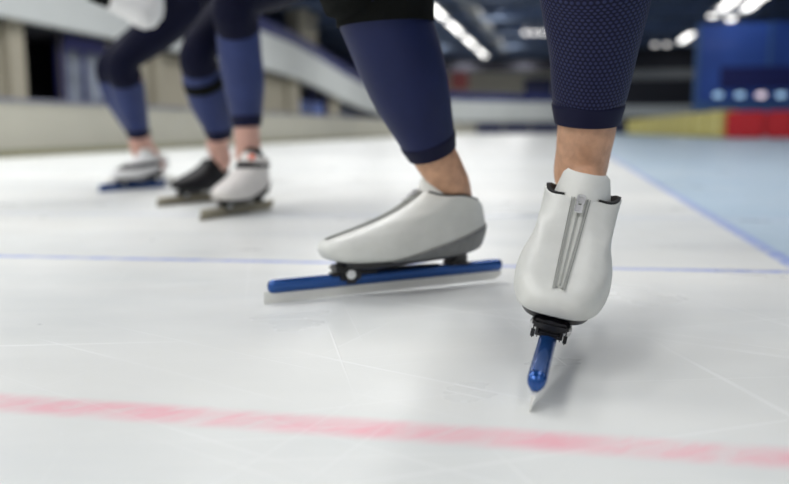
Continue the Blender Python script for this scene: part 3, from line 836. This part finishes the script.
def person(label, cfg):
    """legs: list of dict(skate, shin rows [(px,py,Y,width_px)], knee, hip); everything else in world coordinates"""
    base = cfg['base']; root = empty('person', base)
    tag(root, label, 'person')
    def rel(p): return tuple(Vector(p[:3])-base)+tuple(p[3:])
    sk = bmesh.new(); su = bmesh.new()
    for lg in cfg['legs']:
        rows = []                      # ankle skin rows, measured from the photograph
        for (x, y, Y, wpx) in lg['skin']:
            p = atY(x, y, Y); rows.append((*p, wpx/767*Y/2, wpx/767*Y/2*1.12))
        cal = [(*atY(x, y, Y), wpx/767*Y/2, wpx/767*Y/2*1.03) for (x, y, Y, wpx) in lg['shin']]
        ank = skate_pt(lg['skate'], .058, 0, .095); heel = skate_pt(lg['skate'], .045, 0, .078)
        ra, rb = lg.get('rad', (.027, .030)); oy = lg.get('oy', 0)
        foot = [(*heel, ra*.85, rb*.85), (*ank, ra, rb), (*skate_pt(lg['skate'], .054, oy, .13), ra, rb)]
        knee = lg['knee']; hip = lg['hip']; thr = lg.get('thigh', .085)
        body = foot+rows+[(*q[:3], q[3]-.004, q[4]-.004) for q in cal]
        kk = [(*knee, lg.get('kr', .060), lg.get('kr', .060)+.002), (*((Vector(knee)*.5+Vector(hip)*.5)), thr-.01, thr-.008), (*hip, thr+.005, thr+.01)]
        loft(sk, [rel(q) for q in body]+[rel((*q[:3], q[3]-.012, q[4]-.012)) for q in kk], 28, 5)
        # forefoot inside the boot
        loft(sk, [rel((*skate_pt(lg['skate'], .05, 0, .082), .022, .016)), rel((*skate_pt(lg['skate'], .12, 0, .086), .026, .018)), rel((*skate_pt(lg['skate'], .19, 0, .076), .028, .012)), rel((*skate_pt(lg['skate'], .25, 0, .072), .022, .006))], 16, 4)
        loft(su, [rel(q) for q in ([(*Vector(cal[-1][:3]).lerp(Vector(knee), lg.get('ov', .06)), cal[-1][3]+.0022, cal[-1][4]+.0022)] if 1 else [])+kk], 28, 6)
        # lower leg of the suit: its own panel with a hem
        bm = bmesh.new(); top = cal[::-1]
        kd = Vector(knee)
        rr = loft(bm, [rel(q) for q in top], 64 if lg.get('m') is M['hex'] else 36, 8, caps=False, uv=True, hem=.003)
        pn = obj('lower_leg_panel', bm, lg.get('m', cfg['m_low']), root)
        # hem cuff
        c0 = cal[0]; c1 = cal[1] if not lg.get('hem') else None
        hl = lg.get('hem_len', .022)
        d = (Vector(cal[1][:3])-Vector(cal[0][:3])).normalized(); L = (Vector(cal[1][:3])-Vector(cal[0][:3])).length
        def rad(s, k): return c0[k]+(cal[1][k]-c0[k])*s/L
        bm = bmesh.new()
        loft(bm, [rel((*(Vector(c0[:3])+d*s), rad(s, 3)+e, rad(s, 4)+e)) for s, e in ((hl+.004, -.0012), (hl+.002, .0012), (hl-.001, .0022), (hl*.5, .0018), (.0, .0012), (-.003, .0008))], 48, 3, caps=False, hem=.004)
        obj('hem', bm, M['navy_hem'], pn)
        if lg.get('band'):
            x, y, Y, wpx, hh = lg['band']
            c = atY(x, y, Y); ax = lg['band_axis'].normalized(); r0 = wpx/767*Y/2
            bm = bmesh.new(); loft(bm, [rel((*(c+ax*s), r0+e, r0*1.04+e)) for s, e in ((-hh, 0), (-hh*.95, .0025), (0, .003), (hh*.95, .0025), (hh, 0))], 36, 3, caps=False)
            obj('knee_band', bm, M['black'], root)
    # torso, head and arms
    pel = Vector(cfg['pelvis']); ch = Vector(cfg['chest']); nk = Vector(cfg['neck']); hd = Vector(cfg['head']); fwd = Vector(cfg['fwd']).normalized()
    sidev = (ch-pel).cross(fwd).normalized()
    if sidev.length < .5: sidev = Vector((1, 0, 0))
    tor = [(*pel-Vector((0, 0, .06)), .12, .09), (*pel, .165, .12), (*pel.lerp(ch, .45), .14, .10), (*ch, .175, .12), (*ch.lerp(nk, .7), .13, .08), (*nk, .06, .06)]
    loft(su, [rel((*p[0:3], p[3], p[4])) if len(p) == 5 else rel(p) for p in [tuple(q) for q in tor]], 32, 5, side=sidev)
    loft(sk, [rel((*nk.lerp(ch, .3), .05, .05)), rel((*nk, .055, .055)), rel((*nk.lerp(hd, .6), .052, .055))], 20, 4)
    hr = Matrix.Rotation(math.atan2(fwd.y, fwd.x), 3, 'Z')
    hp = hd-base
    ball(sk, hp, .098, .076, .115, hr)
    ball(sk, hp+hr @ Vector((.035, 0, -.055)), .06, .052, .06, hr)           # jaw
    loft(sk, [(*(hp+hr @ Vector((.088, 0, .015))), .009), (*(hp+hr @ Vector((.102, 0, -.010))), .012), (*(hp+hr @ Vector((.106, 0, -.025))), .015), (*(hp+hr @ Vector((.090, 0, -.033))), .010)], 10, 3)
    for s in (-1, 1): ball(sk, hp+hr @ Vector((-.002, s*.078, -.01)), .018, .009, .032, hr)
    ball(sk, hp+hr @ Vector((.092, 0, -.058)), .010, .024, .007, hr)          # lips
    for arm in cfg['arms']:
        s_, e_, w_ = (Vector(q) for q in arm['pts']); er = arm.get('er', .047)
        loft(su, [rel((*s_, .06, .06)), rel((*s_.lerp(e_, .5), .052, .05)), rel((*e_, er if not arm.get('white') else .05, .047)), rel((*e_.lerp(w_, .5), .042, .04)), rel((*w_, .032, .028))], 24, 5)
        loft(sk, [rel((*e_, .038, .038)), rel((*w_, .026, .022)), rel((*(w_+(w_-e_).normalized()*.02), .026, .02))], 16, 4)
        hand(sk, w_+(w_-e_).normalized()*.03-base, (w_-e_), Vector((0, 0, 1)) if not arm.get('white') else Vector((0, 0, 1)), s=arm.get('s', 1), k=arm.get('k', 1))
        if arm.get('white'):
            bm = bmesh.new(); loft(bm, [rel((*s_, .066, .066)), rel((*s_.lerp(e_, .5), .064, .062)), rel((*s_.lerp(e_, .85), .075, .078)), rel((*e_, .068, .078)), rel((*e_.lerp(w_, .3), .062, .060)), rel((*e_.lerp(w_, .62), .052, .045)), rel((*e_.lerp(w_, .72), .044, .04))], 28, 6)
            sl = obj('loose_sleeve', bm, M['white_cloth'], root)
            bm = bmesh.new(); loft(bm, [rel((*e_.lerp(w_, .72), .041, .038)), rel((*w_, .036, .033)), rel((*(w_+(w_-e_).normalized()*.02), .034, .03))], 24, 4)
            obj('wristband', bm, M['black'], root)
    remeshed('body', sk, cfg['skin'], root, .0048)
    remeshed('race_suit', su, cfg['m_up'], root, .008)
    bm = bmesh.new(); ball(bm, hp+hr @ Vector((-.012, 0, .022)), .103, .083, .105, hr)
    bmesh.ops.bisect_plane(bm, geom=bm.verts[:]+bm.edges[:]+bm.faces[:], plane_co=hp+hr @ Vector((.03, 0, .02)), plane_no=hr @ Vector((.5, 0, -.85)), clear_outer=True)
    obj('hair', bm, M['hair'], root)
    for s in (-1, 1):
        bm = bmesh.new(); ball(bm, hp+hr @ Vector((.084, s*.031, .008)), .011, .012, .011, hr); obj('eye', bm, M['white_cloth'], root)
    return root

k_l = atY(357, -28, 1.165); k_r = atY(594, -85, .925)
person('skater in front wearing a navy suit, only the lower legs in view', dict(
    base=Vector((.18, 1.2, 0)), skin=M['skin'], m_up=M['black'], m_low=M['navy'],
    legs=[dict(skate='right', m=M['hex'], rad=(.024, .034), oy=.006, skin=[(580, 176, 1.055, 51), (583, 152, 1.05, 53), (586.5, 128, 1.04, 57)],
               shin=[(587, 121, 1.035, 62), (588.5, 100, 1.03, 70), (590, 86, 1.022, 75), (593, 50, 1.0, 85), (595, 0, .973, 104), (595, -26, .958, 109), (595, -55, .942, 108)],
               knee=k_r, hip=(.27, 1.18, .80), thigh=.085, hem_len=.021),
          dict(skate='left', skin=[(452, 187, 1.295, 37), (447, 176, 1.288, 39), (439, 163, 1.28, 43)], rad=(.030, .026),
               shin=[(431.5, 151, 1.272, 49), (425.5, 133, 1.262, 58), (411.5, 94, 1.24, 76), (400.5, 62, 1.22, 84), (389, 30, 1.20, 87), (382, 12, 1.19, 88), (373, -14, 1.178, 88)],
               knee=k_l, hip=(.10, 1.38, .80), thigh=.09, kr=.068, ov=.2, band=(384, 2, 1.19, 92, .032), band_axis=Vector((-.07, -.03, 1)), hem_len=.02)],
    pelvis=(.19, 1.32, .86), chest=(.10, 1.0, 1.10), neck=(.05, .82, 1.20), head=(.02, .73, 1.30), fwd=(-.25, -1, 0),
    arms=[dict(pts=((-.08, 1.0, 1.10), (-.16, 1.02, .86), (-.06, 1.0, .68))), dict(pts=((.28, .92, 1.10), (.36, .84, .86), (.30, .74, .70)), s=-1)]))

person('middle skater in blue leggings and dark shorts, one black skate and one pale skate', dict(
    base=Vector((-.55, 2.75, 0)), skin=M['skin_pale'], m_up=M['navy_d'], m_low=M['blue_lycra'],
    legs=[dict(skate='b1', skin=[(222, 160, 2.88, 19), (219, 150, 2.87, 20), (217, 143, 2.86, 21)],
               shin=[(220, 136, 2.85, 24), (217, 122, 2.83, 31), (209, 100, 2.78, 38), (203, 84, 2.74, 37), (200, 70, 2.72, 36)],
               knee=atY(200, 48, 2.68), hip=(-.48, 3.02, .86), thigh=.09, hem_len=.03, band=(204, 82, 2.74, 39, .016), band_axis=atY(200, 70, 2.72)-atY(209, 100, 2.78)),
          dict(skate='b2', skin=[(248, 158, 2.53, 24), (248, 146, 2.52, 25), (247, 134, 2.51, 25)],
               shin=[(247, 126, 2.50, 27), (246, 112, 2.50, 32), (244, 84, 2.47, 40), (240, 55, 2.44, 42), (238, 30, 2.42, 42)],
               knee=atY(236, 2, 2.36), hip=(-.30, 2.85, .86), thigh=.10, hem_len=.03)],
    pelvis=(-.38, 2.95, .92), chest=(-.62, 2.68, 1.18), neck=(-.74, 2.55, 1.28), head=(-.81, 2.48, 1.38), fwd=(-.6, -1, 0),
    arms=[dict(pts=((-.78, 2.76, 1.18), (-.90, 2.66, .98), (-.80, 2.50, .86))), dict(pts=((-.46, 2.52, 1.18), (-.40, 2.36, .98), (-.50, 2.22, .86)), s=-1)]))

person('leftmost skater in blue leggings and dark shorts, forearm in a white sleeve over the knee', dict(
    base=Vector((-1.15, 3.6, 0)), skin=M['skin_pale'], m_up=M['navy_d'], m_low=M['blue_lycra'],
    legs=[dict(skate='a1', skin=[(145, 164, 3.58, 17), (142, 152, 3.57, 18), (139, 144, 3.56, 19)],
               shin=[(138, 135, 3.55, 20), (136, 122, 3.53, 24), (130, 100, 3.48, 31), (126, 80, 3.44, 33)],
               knee=atY(122, 62, 3.38), hip=(-.98, 3.72, .84), thigh=.10, hem_len=.03),
          dict(skate='a2', skin=[(155, 166, 3.80, 17), (150, 156, 3.80, 18), (144, 146, 3.80, 18)],
               shin=[(141, 138, 3.80, 20), (134, 122, 3.80, 25), (121, 98, 3.80, 30), (114, 78, 3.80, 32)],
               knee=atY(112, 62, 3.74), hip=(-1.02, 3.95, .86), thigh=.10, hem_len=.03)],
    pelvis=(-1.00, 3.84, .92), chest=(-1.22, 3.58, 1.16), neck=(-1.36, 3.46, 1.26), head=(-1.44, 3.40, 1.36), fwd=(-.7, -1, 0),
    arms=[dict(pts=((-1.08, 3.42, 1.14), tuple(atY(145, 10, 3.22)), tuple(atY(95, -6, 3.12))), white=1, s=-1), dict(pts=((-1.40, 3.72, 1.14), (-1.46, 3.92, 1.02), (-1.24, 4.02, 1.02)))]))
